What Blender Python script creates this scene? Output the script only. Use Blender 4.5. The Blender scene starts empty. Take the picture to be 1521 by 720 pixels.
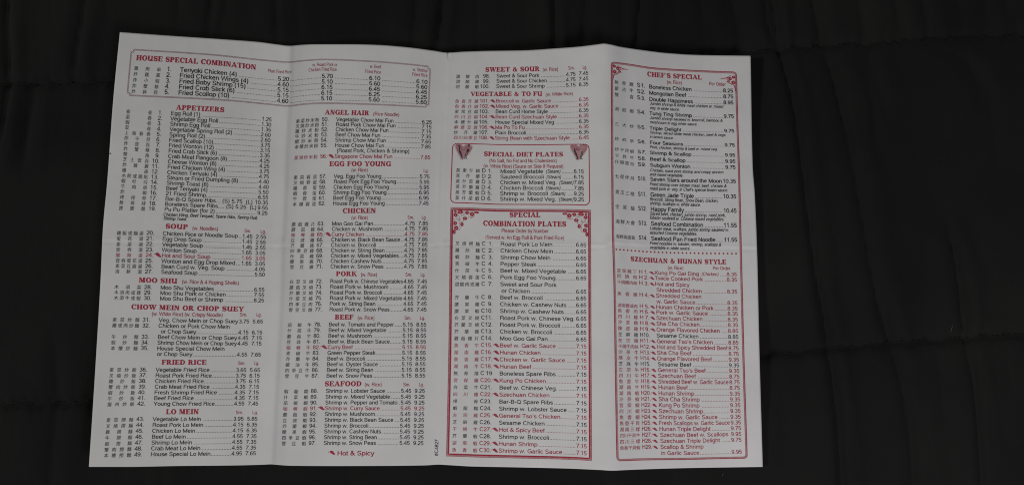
import bpy, math, random
import numpy as np
from mathutils import noise, Vector
random.seed(4)
C = bpy.context.scene
COL = C.collection

# ------------------------------------------------------------------ camera
FPX, CX, CY = 1190.0, 760.5, 360.0          # focal length and centre, in photograph pixels
TILT = math.radians(7.0)
DIST = 0.53
cam = bpy.data.cameras.new('camera')
cam.sensor_fit = 'HORIZONTAL'; cam.sensor_width = 36.0; cam.lens = 36.0*FPX/1521.0
cam.clip_start = 0.02; cam.clip_end = 50
co = bpy.data.objects.new('camera', cam); COL.objects.link(co)
CAMP = np.array([0.0, -DIST*math.sin(TILT), DIST*math.cos(TILT)])
co.location = CAMP; co.rotation_euler = (TILT, 0, 0)
C.camera = co

# ------------------------------------------------------------------ light
w = bpy.data.worlds.new('World'); C.world = w; w.use_nodes = True
bg = w.node_tree.nodes['Background']; bg.inputs[0].default_value = (0.9, 0.95, 1.0, 1); bg.inputs[1].default_value = 0.05

def area(name, loc, target, sx, sy, power, color):
    l = bpy.data.lights.new(name, 'AREA'); l.shape = 'RECTANGLE'; l.size = sx; l.size_y = sy
    l.energy = power; l.color = color
    o = bpy.data.objects.new(name, l); COL.objects.link(o); o.location = loc
    o.rotation_euler = (Vector(target)-Vector(loc)).to_track_quat('-Z', 'Y').to_euler()
    return o
area('ceiling_lamp', (-2.1, -0.25, 1.75), (0.05, -0.05, 0), 0.35, 0.35, 24.0, (0.985, 1.0, 0.95))
area('room_lamp', (0.30, -0.46, 0.70), (0.15, -0.1, 0), 0.3, 0.3, 2.9, (1.0, 0.975, 0.985))
C.view_settings.view_transform = 'Standard'; C.view_settings.look = 'None'
C.cycles.filter_width = 1.05; C.cycles.use_denoising = False; C.cycles.use_adaptive_sampling = False; C.cycles.max_bounces = 4; C.cycles.diffuse_bounces = 2
C.view_settings.exposure = 0.0; C.view_settings.gamma = 1.0

# ------------------------------------------------------------------ materials
def mat(name, color, rough=0.6, spec=0.3):
    m = bpy.data.materials.new(name); m.use_nodes = True
    b = m.node_tree.nodes['Principled BSDF']
    b.inputs['Base Color'].default_value = (*color, 1); b.inputs['Roughness'].default_value = rough
    b.inputs['Specular IOR Level'].default_value = spec
    return m, m.node_tree, b
def noise_mix(nt, b, c0, c1, scale, detail=4, lo=0.3, hi=0.7, coords='Object'):
    tc = nt.nodes.new('ShaderNodeTexCoord'); n = nt.nodes.new('ShaderNodeTexNoise')
    n.inputs['Scale'].default_value = scale; n.inputs['Detail'].default_value = detail
    r = nt.nodes.new('ShaderNodeValToRGB')
    r.color_ramp.elements[0].position = lo; r.color_ramp.elements[0].color = (*c0, 1)
    r.color_ramp.elements[1].position = hi; r.color_ramp.elements[1].color = (*c1, 1)
    nt.links.new(tc.outputs[coords], n.inputs['Vector']); nt.links.new(n.outputs['Fac'], r.inputs[0])
    nt.links.new(r.outputs[0], b.inputs['Base Color'])
    return tc, n, r
M = {}
m, nt, b = mat('paper', (0.5, 0.5, 0.49), 0.75, 0.12)
tc, n, r = noise_mix(nt, b, (0.605, 0.597, 0.597), (0.668, 0.658, 0.658), 26, 8)
n2 = nt.nodes.new('ShaderNodeTexNoise'); n2.inputs['Scale'].default_value = 900; n2.inputs['Detail'].default_value = 3
n3 = nt.nodes.new('ShaderNodeTexNoise'); n3.inputs['Scale'].default_value = 45; n3.inputs['Detail'].default_value = 5
bp = nt.nodes.new('ShaderNodeBump'); bp.inputs['Strength'].default_value = 0.25; bp.inputs['Distance'].default_value = 0.00008
bp2 = nt.nodes.new('ShaderNodeBump'); bp2.inputs['Strength'].default_value = 0.22; bp2.inputs['Distance'].default_value = 0.0012
nt.links.new(tc.outputs['Object'], n2.inputs['Vector']); nt.links.new(tc.outputs['Object'], n3.inputs['Vector'])
nt.links.new(n2.outputs['Fac'], bp.inputs['Height']); nt.links.new(n3.outputs['Fac'], bp2.inputs['Height'])
nt.links.new(bp.outputs[0], bp2.inputs['Normal']); nt.links.new(bp2.outputs[0], b.inputs['Normal'])
M['paper'] = m
for nm, c0, c1 in (('black_ink', (0.022, 0.022, 0.024), (0.05, 0.05, 0.052)),
                   ('red_ink', (0.33, 0.028, 0.058), (0.42, 0.06, 0.095)),
                   ('deep_red_ink', (0.33, 0.013, 0.034), (0.40, 0.022, 0.052)),
                   ('faded_red_ink', (0.25, 0.09, 0.10), (0.33, 0.16, 0.165)),
                   ('pink_ink', (0.36, 0.15, 0.17), (0.44, 0.24, 0.26))):
    m, nt, b = mat(nm, c0, 0.6, 0.2); noise_mix(nt, b, c0, c1, 420, 3, 0.35, 0.65); M[nm] = m

m, nt, b = mat('quilt_fabric', (0.012, 0.012, 0.013), 0.85, 0.12)
tc, n, r = noise_mix(nt, b, (0.0066, 0.0065, 0.0070), (0.0116, 0.0110, 0.0104), 9, 5)
b.inputs['Sheen Weight'].default_value = 0.03; b.inputs['Sheen Roughness'].default_value = 0.5
n2 = nt.nodes.new('ShaderNodeTexNoise'); n2.inputs['Scale'].default_value = 1500; n2.inputs['Detail'].default_value = 2
mp = nt.nodes.new('ShaderNodeMapping'); mp.inputs['Scale'].default_value = (1, 0.35, 1)
n3 = nt.nodes.new('ShaderNodeTexNoise'); n3.inputs['Scale'].default_value = 70; n3.inputs['Detail'].default_value = 4
bp = nt.nodes.new('ShaderNodeBump'); bp.inputs['Strength'].default_value = 0.6; bp.inputs['Distance'].default_value = 0.0003
bp2 = nt.nodes.new('ShaderNodeBump'); bp2.inputs['Strength'].default_value = 0.35; bp2.inputs['Distance'].default_value = 0.003
nt.links.new(tc.outputs['Object'], mp.inputs['Vector']); nt.links.new(mp.outputs[0], n2.inputs['Vector'])
nt.links.new(mp.outputs[0], n3.inputs['Vector'])
nt.links.new(n2.outputs['Fac'], bp.inputs['Height']); nt.links.new(n3.outputs['Fac'], bp2.inputs['Height'])
nt.links.new(bp2.outputs[0], bp.inputs['Normal']); nt.links.new(bp.outputs[0], b.inputs['Normal'])
M['quilt'] = m
m, nt, b = mat('thread', (0.004, 0.004, 0.0045), 0.7, 0.2); M['thread'] = m
m, nt, b = mat('lint', (0.11, 0.11, 0.10), 0.9, 0.1); M['lint'] = m

# ------------------------------------------------------------------ mesh helpers
def link_mesh(name, verts, tris, material, parent=None, smooth=False, uvn=None):
    me = bpy.data.meshes.new(name)
    verts = np.asarray(verts, dtype=np.float32); tris = np.asarray(tris, dtype=np.int32)
    k = tris.shape[1]; nf = len(tris)
    me.vertices.add(len(verts)); me.vertices.foreach_set('co', verts.ravel())
    me.loops.add(nf*k); me.loops.foreach_set('vertex_index', tris.ravel())
    me.polygons.add(nf); me.polygons.foreach_set('loop_start', np.arange(0, nf*k, k, dtype=np.int32))
    if smooth: me.polygons.foreach_set('use_smooth', np.ones(nf, dtype=bool))
    me.update(calc_edges=True); me.validate()
    me.materials.append(material)
    o = bpy.data.objects.new(name, me); COL.objects.link(o)
    if parent: o.parent = parent
    return o

def at_height(px, py, z):
    """world points on the height z seen at photograph pixels px, py"""
    px = np.asarray(px, float); py = np.asarray(py, float)
    xs = (px-CX)/FPX; ys = -(py-CY)/FPX
    c, s = math.cos(TILT), math.sin(TILT)
    dx = xs; dy = ys*c + s; dz = ys*s - c
    t = (z-CAMP[2])/dz
    return np.stack([CAMP[0]+dx*t, CAMP[1]+dy*t, np.broadcast_to(z, t.shape)], -1)

def pchip(xk, yk, x):
    """monotone cubic interpolation; yk may be 2-D (knots first)"""
    xk = np.asarray(xk, float); yk = np.asarray(yk, float); x = np.clip(np.asarray(x, float), xk[0], xk[-1])
    one = yk.ndim == 1
    if one: yk = yk[:, None]
    h = np.diff(xk)[:, None]; d = np.diff(yk, axis=0)/h
    m = np.zeros_like(yk)
    w1 = 2*h[1:]+h[:-1]; w2 = h[1:]+2*h[:-1]
    ok = d[:-1]*d[1:] > 0
    with np.errstate(divide='ignore', invalid='ignore'):
        mm = (w1+w2)/(w1/d[:-1]+w2/d[1:])
    m[1:-1] = np.where(ok, mm, 0); m[0] = d[0]; m[-1] = d[-1]
    i = np.clip(np.searchsorted(xk, x, side='right')-1, 0, len(xk)-2)
    hh = h[i]; t = ((x-xk[i])/h[i][:, 0])[:, None]
    r = ((1+2*t)*(1-t)**2*yk[i] + t*(1-t)**2*hh*m[i] + t*t*(3-2*t)*yk[i+1] + t*t*(t-1)*hh*m[i+1])
    return r[:, 0] if one else r

# ------------------------------------------------------------------ how the sheet of paper lies
LV = [68.3, 92.5, 157.5, 266.5, 362.6, 417.5, 551.5, 675.0, 689.2]
LX = [
 [(178,48),(240,52.5),(333,58.8),(383,62.5),(412,66.3),(430,68.3),(448,66.9),(467,66),(520,66),(560,67),(603,70.3),(644,75.5),(665,78.4),(690,77),(720,76),(780,75),(820,72.5),(860,69.5),(885,66.5),(898,65),(905,66),(923,70),(957,75),(990,79),(1040,82),(1115,83)],
 [(176,72.5),(196.5,73.8),(313.6,81.5),(395,90),(428,92.5),(450,90.5),(479,88.6),(550,91.3),(603,95.4),(640,99.3),(665,101.5),(716,101),(799,99.7),(841,98),(874,95.5),(898,91),(908,92),(932,95),(973,101),(1040,105),(1090,107),(1116,107.7)],
 [(167,140.5),(192,141.7),(341,149.4),(400,155),(428,157.5),(450,155),(479,153.4),(550,155),(635,159),(668,160.3),(716,160.8),(799,161),(841,160),(874,158.5),(898,156),(908,156),(913,157),(946,162),(965,164.5),(1027,168),(1090,169.5),(1117,170)],
 [(159,253.5),(180,254.6),(226,257.7),(248,258.8),(400,265.5),(422,266.6),(436,265.6),(474,264.5),(600,264.2),(640,265.2),(660,263),(677,262.2),(715,263.4),(743,264.7),(851,264.7),(870,265.2),(892,263),(906,258),(913,257.5),(946,261.6),(965,262.7),(1022,264.9),(1092,266),(1120,266.5)],
 [(152,355),(172,355.5),(217,355.8),(240,356.6),(352,360.3),(395,362),(417,362.7),(440,362.5),(493,362.4),(635,361.9),(660,360.3),(690,360.8),(716,361.7),(744,362.3),(854,363.5),(880,364.2),(897,363.5),(908,359.5),(915,359.8),(946,362.2),(965,363.5),(1010,365),(1060,365.8),(1125,366.2)],
 [(149,411.5),(214,412.9),(236,413.6),(394,417.4),(413,417.6),(467,417.3),(488,417.2),(633,417.5),(655,416.8),(676,416.6),(715,416.8),(743,417.3),(870,418.8),(900,417.5),(908,412.5),(917,412.7),(947,414.8),(970,416.5),(1078,419),(1100,419.2),(1126,419)],
 [(141,551),(208,551.2),(230,551.6),(386,552),(409,551.5),(480,551.5),(655,551.3),(712,551.8),(740,552.4),(854,554),(871,554.3),(900,553),(910,550.2),(951,551),(975,551.6),(1099,553),(1128,553)],
 [(133,678.5),(201,677.3),(224,677),(382,675.3),(404,675),(433,676),(458,676),(630,675.8),(652,675),(665,674.8),(711,676.3),(740,677),(854,680),(880,681.7),(908,683.2),(919,683),(953,681.8),(1016,681),(1105,679.2),(1132,679)],
 [(132,692.7),(189,692.7),(268,691.3),(337,690.7),(392,689.4),(402,688.9),(412,689.7),(433,691),(496,691.4),(569,691.2),(632,690.4),(651,689.3),(665,690),(700,692),(770,693.4),(838,695),(890,697.2),(910,698.2),(925,697.6),(953,696.4),(1016,694.5),(1133,692.7)],
]
UV_U = [0, 262, 505, 726, 757, 945, 970]
VC = [
 [(48,178),(150,168),(270,159.2),(340,152.8),(416,149.3),(530,142.6),(618,137),(692,132)],
 [(66,430),(150,428),(184,425),(315,420),(368,417),(443,415),(513,411),(614,405.5),(692,402)],
 [(70,668),(184,663),(340,657.5),(513,655),(692,651)],
 [(70,876),(200,877),(305,878),(450,878.6),(683,879.4),(697,879.4)],
 [(66,907),(92,907.5),(245,908.2),(330,909),(427,911.7),(519,913.2),(678,916),(697,916.6)],
 [(83,1092),(112,1093.6),(190,1096),(246,1098),(370,1100.8),(536,1105),(676,1109.5),(694,1110)],
 [(83,1115),(246,1118),(287,1121),(370,1124.5),(519,1128),(692,1133)],
]
V0, V1 = LV[0], LV[-1]
NV = int(V1-V0)*2+1; NU = 971*2-1
Vg = np.linspace(V0, V1, NV); Ug = np.linspace(0, 970, NU)
xs_ = np.arange(90, 1180.0)
Ylev = np.stack([pchip(*zip(*l), xs_) + np.where(xs_ < l[0][0], (xs_-l[0][0])*0.04, 0) for l in LX])
Ytab = pchip(LV, Ylev, Vg)                                   # NV x len(xs_)
ys_ = np.arange(30, 720.0)
Xk = np.stack([pchip(*zip(*c), ys_) for c in VC])
Xtab = np.stack([np.interp(Ug, UV_U, Xk[:, j]) for j in range(len(ys_))])   # ys x NU
def bil(T, a, b, a0, b0, da, db):
    fa = np.clip((a-a0)/da, 0, T.shape[0]-1.001); fb = np.clip((b-b0)/db, 0, T.shape[1]-1.001)
    i = fa.astype(int); j = fb.astype(int); u = fa-i; v = fb-j
    return (T[i, j]*(1-u)*(1-v)+T[i+1, j]*u*(1-v)+T[i, j+1]*(1-u)*v+T[i+1, j+1]*u*v)
UU, VV = np.meshgrid(Ug, Vg)
PX = 150+UU*0.99; PY = VV.copy()
for _ in range(12):
    PX = bil(Xtab, PY, UU, 30, 0, 1, 0.5)
    PY = bil(Ytab, VV, PX, V0, 90, (V1-V0)/(NV-1), 1)
dV = (V1-V0)/(NV-1)
def to_px(U, V):
    return bil(PX, V, U, V0, 0, dV, 0.5), bil(PY, V, U, V0, 0, dV, 0.5)
def from_px(x, y):
    j = np.unravel_index(np.argmin((PX-x)**2+(PY-y)**2), PX.shape)
    U, V = Ug[j[1]], Vg[j[0]]
    for _ in range(6):
        a, b_ = to_px(np.array([U]), np.array([V])); U += x-a[0]; V += y-b_[0]
        U = min(max(U, 0), 970); V = min(max(V, V0), V1)
    return U, V

def fbm(x, y, seed, n=10, f0=0.01, f1=0.06):
    rs = np.random.RandomState(seed); r = np.zeros_like(x)
    for _ in range(n):
        f = f0*(f1/f0)**rs.rand(); a = rs.rand()*math.pi*2; p = rs.rand()*6.28
        r += np.sin((x*math.cos(a)+y*math.sin(a))*f*6.283+p)*(f0/f)**0.8
    return r/math.sqrt(n)
FOLDS = (262, 505, 750)
def height_mm(U, V):
    """height of the sheet above the quilt, mm: valley folds, one mountain fold, a cross fold, small crumples"""
    U = np.asarray(U, float); V = np.asarray(V, float)
    top = pchip([0, 60, 150, 228, 248, 262, 271, 288, 380, 440, 505, 560, 640, 715, 750, 785, 860, 930, 970],
                [12, 9.3, 4.8, 1.3, 1.5, 2.3, 1.35, .55, 3.4, 3.4, .4, 2.2, 7, 13.2, 17, 12.6, 6.2, 3.0, 2.2], U.ravel()).reshape(U.shape)
    bot = pchip([0, 60, 150, 228, 248, 262, 271, 288, 380, 440, 505, 560, 640, 715, 750, 785, 860, 930, 970],
                [9, 7, 4.0, 1.1, 1.4, 2.3, 1.3, .5, 2.6, 2.4, .4, 2.0, 6, 10.8, 13.5, 10.2, 5.2, 2.2, 1.4], U.ravel()).reshape(U.shape)
    k = (V-V0)/(V1-V0); z = top*(1-k)+bot*k
    z = z + 0.35*np.exp(-np.sqrt((U-262)**2+4)/7.0) + 0.3*np.exp(-np.sqrt((U-505)**2+4)/5.0)
    z = z + 0.42*np.exp(-np.sqrt((V-362.6)**2+4)/5.0)*(1+0.5*np.sin(U*0.02)) - 0.25*np.exp(-((V-366.5)/3.0)**2)
    for fu, s in ((262, 1), (505, -1), (750, 1)):                                # dents where the folds cross
        d = np.abs(U-fu)/22 + np.abs(V-362.6)/14
        z = z + s*0.45*np.clip(1-d, 0, 1)**1.5*np.sin((U-fu)*0.35+V*0.2)
    z = z + 0.35*np.exp(-((U-497)/3.0)**2)*np.clip(1-np.abs(V-270)/110, 0, 1) # second soft line beside the middle fold
    z = z + fbm(U, V, 3, 12, .004, .02)*0.30 + fbm(U, V, 8, 16, .02, .09)*0.06 + (fbm(U, V, 9, 14, .03, .12)*0.10)*np.exp(-(V-362.6)**2/300.0)
    z = z - 1.1*np.exp(-((U-503-(V-V0)*.12)/1.6)**2)*np.clip(1-(V-V0)/13, 0, 1)
    return z + 1.2
def sheet(U, V, lift=0.0):
    U = np.clip(U, 0, 970); V = np.clip(V, V0, V1)
    px, py = to_px(U, V)
    return at_height(px, py, (height_mm(U, V)+lift)*0.001)

menu = bpy.data.objects.new('takeout_menu', None); COL.objects.link(menu)
menu['label'] = 'unfolded white paper takeout menu with black and red printing lying on the dark quilt'
menu['category'] = 'menu'
def part(o, label=None):
    if label: o['label'] = label
    return o

def build_sheet():
    us = np.sort(np.unique(np.concatenate([np.arange(0, 971, 2.5), np.arange(255, 276, 1.0), np.arange(498, 512, 1.0), [262, 505, 750, 748.5, 751.5, 970]])))
    vs = np.sort(np.unique(np.concatenate([np.linspace(V0, V1, 260), np.arange(352.0, 374.0, 1.0), [362.6]])))
    U, V = np.meshgrid(us, vs); n, k = V.shape
    top = sheet(U.ravel(), V.ravel(), 0.0); bot = top.copy(); bot[:, 2] -= 0.00012
    idx = np.arange(n*k).reshape(n, k)
    q = np.stack([idx[:-1, :-1], idx[1:, :-1], idx[1:, 1:], idx[:-1, 1:]], -1).reshape(-1, 4)
    qb = q[:, ::-1]+n*k
    rim = np.concatenate([idx[0, :], idx[1:, -1], idx[-1, -2::-1], idx[-2:0:-1, 0]])
    r2 = np.roll(rim, -1)
    qr = np.stack([rim, r2, r2+n*k, rim+n*k], -1)
    return link_mesh('paper_sheet', np.concatenate([top, bot]), np.concatenate([q, qb, qr]), M['paper'], menu, smooth=True)
sheet_ob = build_sheet()
# keep the cut edge crisp
for p in list(sheet_ob.data.polygons)[-2*(len(sheet_ob.data.polygons)//300):]: p.use_smooth = False

# ------------------------------------------------------------------ print: flat shapes laid on the sheet
class Ink:
    def __init__(s): s.v = []; s.t = []; s.n = 0; s.k = 0
    def add(s, pts, tris, step=True, lift=0.0):
        pts = np.asarray(pts, float)
        if step: s.k += 1
        s.v.append(np.column_stack([pts, np.full(len(pts), (s.k % 40)*0.0006)+lift*0.0006])); s.t.append(np.asarray(tris)+s.n); s.n += len(pts)
    def quad(s, a, b, c, d): s.add([a, b, c, d], [[0, 1, 2], [0, 2, 3]])
    def poly(s, pts):                         # convex or star-shaped about its mean
        pts = [tuple(p) for p in pts]; c = tuple(np.mean(pts, 0)); n = len(pts)
        s.add([c]+pts, [[0, i+1, (i+1) % n+1] for i in range(n)])
    def ribbon(s, pts, wd, closed=False):
        P = [np.array(p, float) for p in pts]; out = []
        if closed: P = P+[P[0]]
        Q = [P[0]]
        for a, b in zip(P[:-1], P[1:]):
            m_ = max(1, int(np.hypot(*(b-a))/2.5)); Q += [a+(b-a)*j/m_ for j in range(1, m_+1)]
        n = len(Q); ws = [wd(i/(n-1)) if callable(wd) else wd for i in range(n)]
        for i in range(n):
            a = Q[(i-1) % (n-1)] if closed and i == 0 else Q[max(i-1, 0)]
            b = Q[1] if closed and i == n-1 else Q[min(i+1, n-1)]
            d = b-a; d = d/(np.hypot(*d)+1e-9); nn = np.array([-d[1], d[0]])*ws[i]/2
            out += [Q[i]+nn, Q[i]-nn]
        s.add(out, [t for i in range(n-1) for t in ([2*i, 2*i+1, 2*i+3], [2*i, 2*i+3, 2*i+2])])
    def ellipse(s, x, y, rx, ry, n=10, a=0):
        ca, sa = math.cos(a), math.sin(a)
        s.poly([(x+rx*math.cos(t)*ca-ry*math.sin(t)*sa, y+rx*math.cos(t)*sa+ry*math.sin(t)*ca) for t in [i*2*math.pi/n for i in range(n)]])
    def build(s, name, material, label=None):
        v = np.concatenate(s.v); t = np.concatenate(s.t)
        p = sheet(v[:, 0], v[:, 1], 0.14+v[:, 2])
        a = p[t[:, 1]]-p[t[:, 0]]; b_ = p[t[:, 2]]-p[t[:, 0]]
        fl = (a[:, 0]*b_[:, 1]-a[:, 1]*b_[:, 0]) < 0
        t[fl] = t[fl][:, ::-1]
        return part(link_mesh(name, p, t, M[material], menu), label)

# plain grotesque lettering drawn as pen strokes, 1000 units to the em: width, then strokes made of points and arcs
def A(cx, cy, rx, ry, a0, a1):
    n = max(3, int(abs(a1-a0)/24)); return [(cx+rx*math.cos(math.radians(a0+(a1-a0)*i/n)), cy+ry*math.sin(math.radians(a0+(a1-a0)*i/n))) for i in range(n+1)]
def E(cx, cy, rx, ry): return A(cx, cy, rx, ry, 0, 360)
FACE = {
 ' ': (278, []), 'A': (667, [[(56, 0), (333, 690), (611, 0)], [(150, 235), (516, 235)]]),
 'B': (667, [[(120, 0), (120, 718)], [(120, 676), (370, 676)]+A(385, 527, 150, 149, 90, -90)+[(120, 378)], [(390, 378)]+A(400, 210, 165, 168, 90, -90)+[(120, 42)]]),
 'C': (722, [A(375, 359, 290, 325, 40, 320)]), 'D': (722, [[(120, 0), (120, 718)], [(120, 676), (300, 676)]+A(330, 359, 300, 317, 90, -90)+[(120, 42)]]),
 'E': (667, [[(120, 0), (120, 718)], [(120, 676), (610, 676)], [(120, 378), (570, 378)], [(120, 42), (620, 42)]]),
 'F': (611, [[(120, 0), (120, 718)], [(120, 676), (580, 676)], [(120, 366), (530, 366)]]),
 'G': (778, [A(385, 359, 300, 325, 40, 345)+[(676, 345), (420, 345)], [(690, 330), (690, 0)]]),
 'H': (722, [[(120, 0), (120, 718)], [(602, 0), (602, 718)], [(120, 378), (602, 378)]]), 'I': (278, [[(139, 0), (139, 718)]]),
 'J': (500, [[(380, 718), (380, 200)]+A(228, 200, 152, 165, 0, -180)]), 'K': (667, [[(120, 0), (120, 718)], [(130, 260), (610, 718)], [(280, 400), (640, 0)]]),
 'L': (556, [[(120, 718), (120, 0)], [(120, 42), (540, 42)]]), 'M': (833, [[(115, 0), (115, 718)], [(718, 0), (718, 718)], [(115, 700), (416, 60), (718, 700)]]),
 'N': (722, [[(120, 0), (120, 718)], [(602, 0), (602, 718)], [(120, 700), (602, 18)]]), 'O': (778, [E(389, 359, 310, 325)]),
 'P': (667, [[(120, 0), (120, 718)], [(120, 676), (390, 676)]+A(390, 508, 185, 168, 90, -90)+[(120, 340)]]), 'Q': (778, [E(389, 359, 310, 325), [(440, 170), (690, -20)]]),
 'R': (722, [[(120, 0), (120, 718)], [(120, 676), (400, 676)]+A(410, 522, 175, 154, 90, -90)+[(120, 368)], [(440, 368), (570, 300), (600, 120), (630, 0)]]),
 'S': (667, [A(333, 525, 225, 152, 15, 235)+A(333, 195, 250, 155, 58, -165)]), 'T': (611, [[(20, 676), (590, 676)], [(305, 676), (305, 0)]]),
 'U': (722, [[(118, 718), (118, 250)]+A(361, 250, 243, 212, 180, 360)+[(604, 718)]]), 'V': (667, [[(30, 718), (333, 30), (637, 718)]]),
 'W': (944, [[(30, 718), (245, 30), (472, 690), (700, 30), (915, 718)]]), 'X': (667, [[(40, 718), (620, 0)], [(620, 718), (40, 0)]]),
 'Y': (667, [[(30, 718), (333, 310), (637, 718)], [(333, 310), (333, 0)]]), 'Z': (611, [[(50, 676), (550, 676), (55, 42), (580, 42)]]),
 'a': (556, [A(262, 370, 173, 112, 165, 0)+[(435, 0)], [(435, 310), (220, 275)]+A(200, 150, 130, 112, 100, 270)+[(310, 50), (435, 160)]]),
 'b': (556, [[(100, 0), (100, 718)], E(295, 262, 200, 222)]), 'c': (500, [A(270, 262, 205, 222, 42, 318)]), 'd': (556, [[(456, 0), (456, 718)], E(261, 262, 200, 222)]),
 'e': (556, [[(80, 275), (483, 275)], A(278, 262, 205, 222, 3, 318)]), 'f': (278, [[(14, 481), (262, 481)], [(115, 0), (115, 600)]+A(205, 600, 90, 78, 180, 85)]),
 'g': (556, [E(261, 270, 197, 212), [(456, 523), (456, -20)]+A(262, -25, 194, 150, 0, -158)]), 'h': (556, [[(107, 0), (107, 718)], A(279, 320, 172, 162, 180, 0)+[(451, 0)]]),
 'i': (222, [[(111, 0), (111, 523)], [(111, 622), (111, 718)]]), 'j': (222, [[(115, 523), (115, -110), (60, -165), (0, -165)], [(115, 622), (115, 718)]]),
 'k': (500, [[(105, 0), (105, 718)], [(115, 180), (430, 523)], [(215, 300), (460, 0)]]), 'l': (222, [[(111, 0), (111, 718)]]),
 'm': (833, [[(105, 0), (105, 523)], A(262, 340, 155, 142, 180, 0)+[(417, 0)], A(572, 340, 155, 142, 180, 0)+[(727, 0)]]),
 'n': (556, [[(107, 0), (107, 523)], A(279, 320, 172, 162, 180, 0)+[(451, 0)]]), 'o': (556, [E(278, 262, 210, 222)]),
 'p': (556, [[(100, -207), (100, 523)], E(295, 262, 200, 222)]), 'q': (556, [[(456, -207), (456, 523)], E(261, 262, 200, 222)]),
 'r': (333, [[(110, 0), (110, 523)], A(275, 300, 165, 180, 180, 80)]), 's': (500, [A(250, 375, 162, 106, 15, 235)+A(250, 148, 182, 108, 58, -160)]),
 't': (278, [[(15, 481), (255, 481)], [(115, 650), (115, 110)]+A(185, 110, 70, 68, 180, 270)+[(255, 42)]]),
 'u': (556, [[(107, 523), (107, 200)]+A(277, 200, 170, 158, 180, 360), [(448, 0), (448, 523)]]), 'v': (500, [[(30, 523), (250, 30), (470, 523)]]),
 'w': (722, [[(30, 523), (190, 30), (361, 490), (532, 30), (692, 523)]]), 'x': (500, [[(35, 523), (465, 0)], [(465, 523), (35, 0)]]),
 'y': (500, [[(30, 523), (258, 20)], [(473, 523), (240, -90), (170, -160), (60, -165)]]), 'z': (500, [[(40, 481), (435, 481), (45, 42), (460, 42)]]),
 '0': (556, [E(278, 350, 212, 310)]), '1': (556, [[(110, 540), (230, 560), (320, 690), (320, 0)]]),
 '2': (556, [A(280, 490, 205, 170, 175, -30)+[(80, 60), (80, 42), (515, 42)]]), '3': (556, [A(265, 510, 180, 150, 150, -75)+[(230, 370)], A(268, 198, 208, 163, 85, -150)]),
 '4': (556, [[(400, 0), (400, 690), (55, 205), (530, 205)]]), '5': (556, [[(480, 661), (150, 661), (95, 340)]+A(262, 228, 215, 190, 122, -138)]),
 '6': (556, [E(285, 222, 203, 184), A(305, 350, 225, 310, 48, 195)]), '7': (556, [[(40, 661), (505, 661), (320, 400), (220, 180), (195, 0)]]),
 '8': (556, [E(278, 520, 175, 145), E(278, 205, 208, 165)]), '9': (556, [E(271, 470, 203, 188), A(251, 350, 225, 310, 228, 375)]),
 '.': (278, [[(139, 0), (139, 104)]]), ',': (278, [[(145, 104), (145, 0), (105, -110)]]), '(': (333, [A(330, 255, 215, 470, 115, 245)]), ')': (333, [A(3, 255, 215, 470, 65, -65)]),
 '-': (333, [[(45, 275), (288, 275)]]), "'": (222, [[(110, 718), (110, 500)]]), '#': (556, [[(120, 0), (220, 690)], [(340, 0), (440, 690)], [(30, 230), (520, 230)], [(30, 460), (530, 460)]]),
 '@': (556, [[(456, 0), (456, 523)], E(258, 262, 202, 222)]),
 '&': (667, [[(640, 0), (190, 510)]+A(285, 590, 105, 92, 190, 0)+[(370, 520), (140, 290)]+A(250, 180, 170, 145, 150, 300)+[(430, 120), (560, 400)]]),
}
def stroke_mesh(P, hw):
    P = [np.array(p, float)/1000 for p in P]; n = len(P); closed = np.hypot(*(P[0]-P[-1])) < 1e-6; V_ = []
    for i in range(n):
        a = P[i]-P[i-1] if i else (P[0]-P[-2] if closed else P[1]-P[0])
        b_ = P[i+1]-P[i] if i < n-1 else (P[1]-P[0] if closed else P[-1]-P[-2])
        a = a/(np.hypot(*a)+1e-9); b_ = b_/(np.hypot(*b_)+1e-9); d = a+b_; L_ = np.hypot(*d)
        d = a if L_ < .2 else d/L_; nn = np.array([-d[1], d[0]]); k = min(1/max(nn @ np.array([-a[1], a[0]]), .3), 2.2)
        V_ += [P[i]+nn*hw*k, P[i]-nn*hw*k]
    return V_, [t for i in range(n-1) for t in ([2*i, 2*i+1, 2*i+3], [2*i, 2*i+3, 2*i+2])]
_latin = {}
def latin(ch, off):
    if (ch, off) not in _latin:
        adv, ss = FACE[ch]; v, t, z = [], [], []
        for k, st in enumerate(ss):
            a, b_ = stroke_mesh(st, .0425+off*1.0); t += [[j+len(v) for j in q] for q in b_]; v += a; z += [k*2.0]*len(a)
        _latin[(ch, off)] = (np.array(v).reshape(-1, 2), np.array(t, int).reshape(-1, 3), adv/1000, np.array(z))
    return _latin[(ch, off)]
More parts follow.
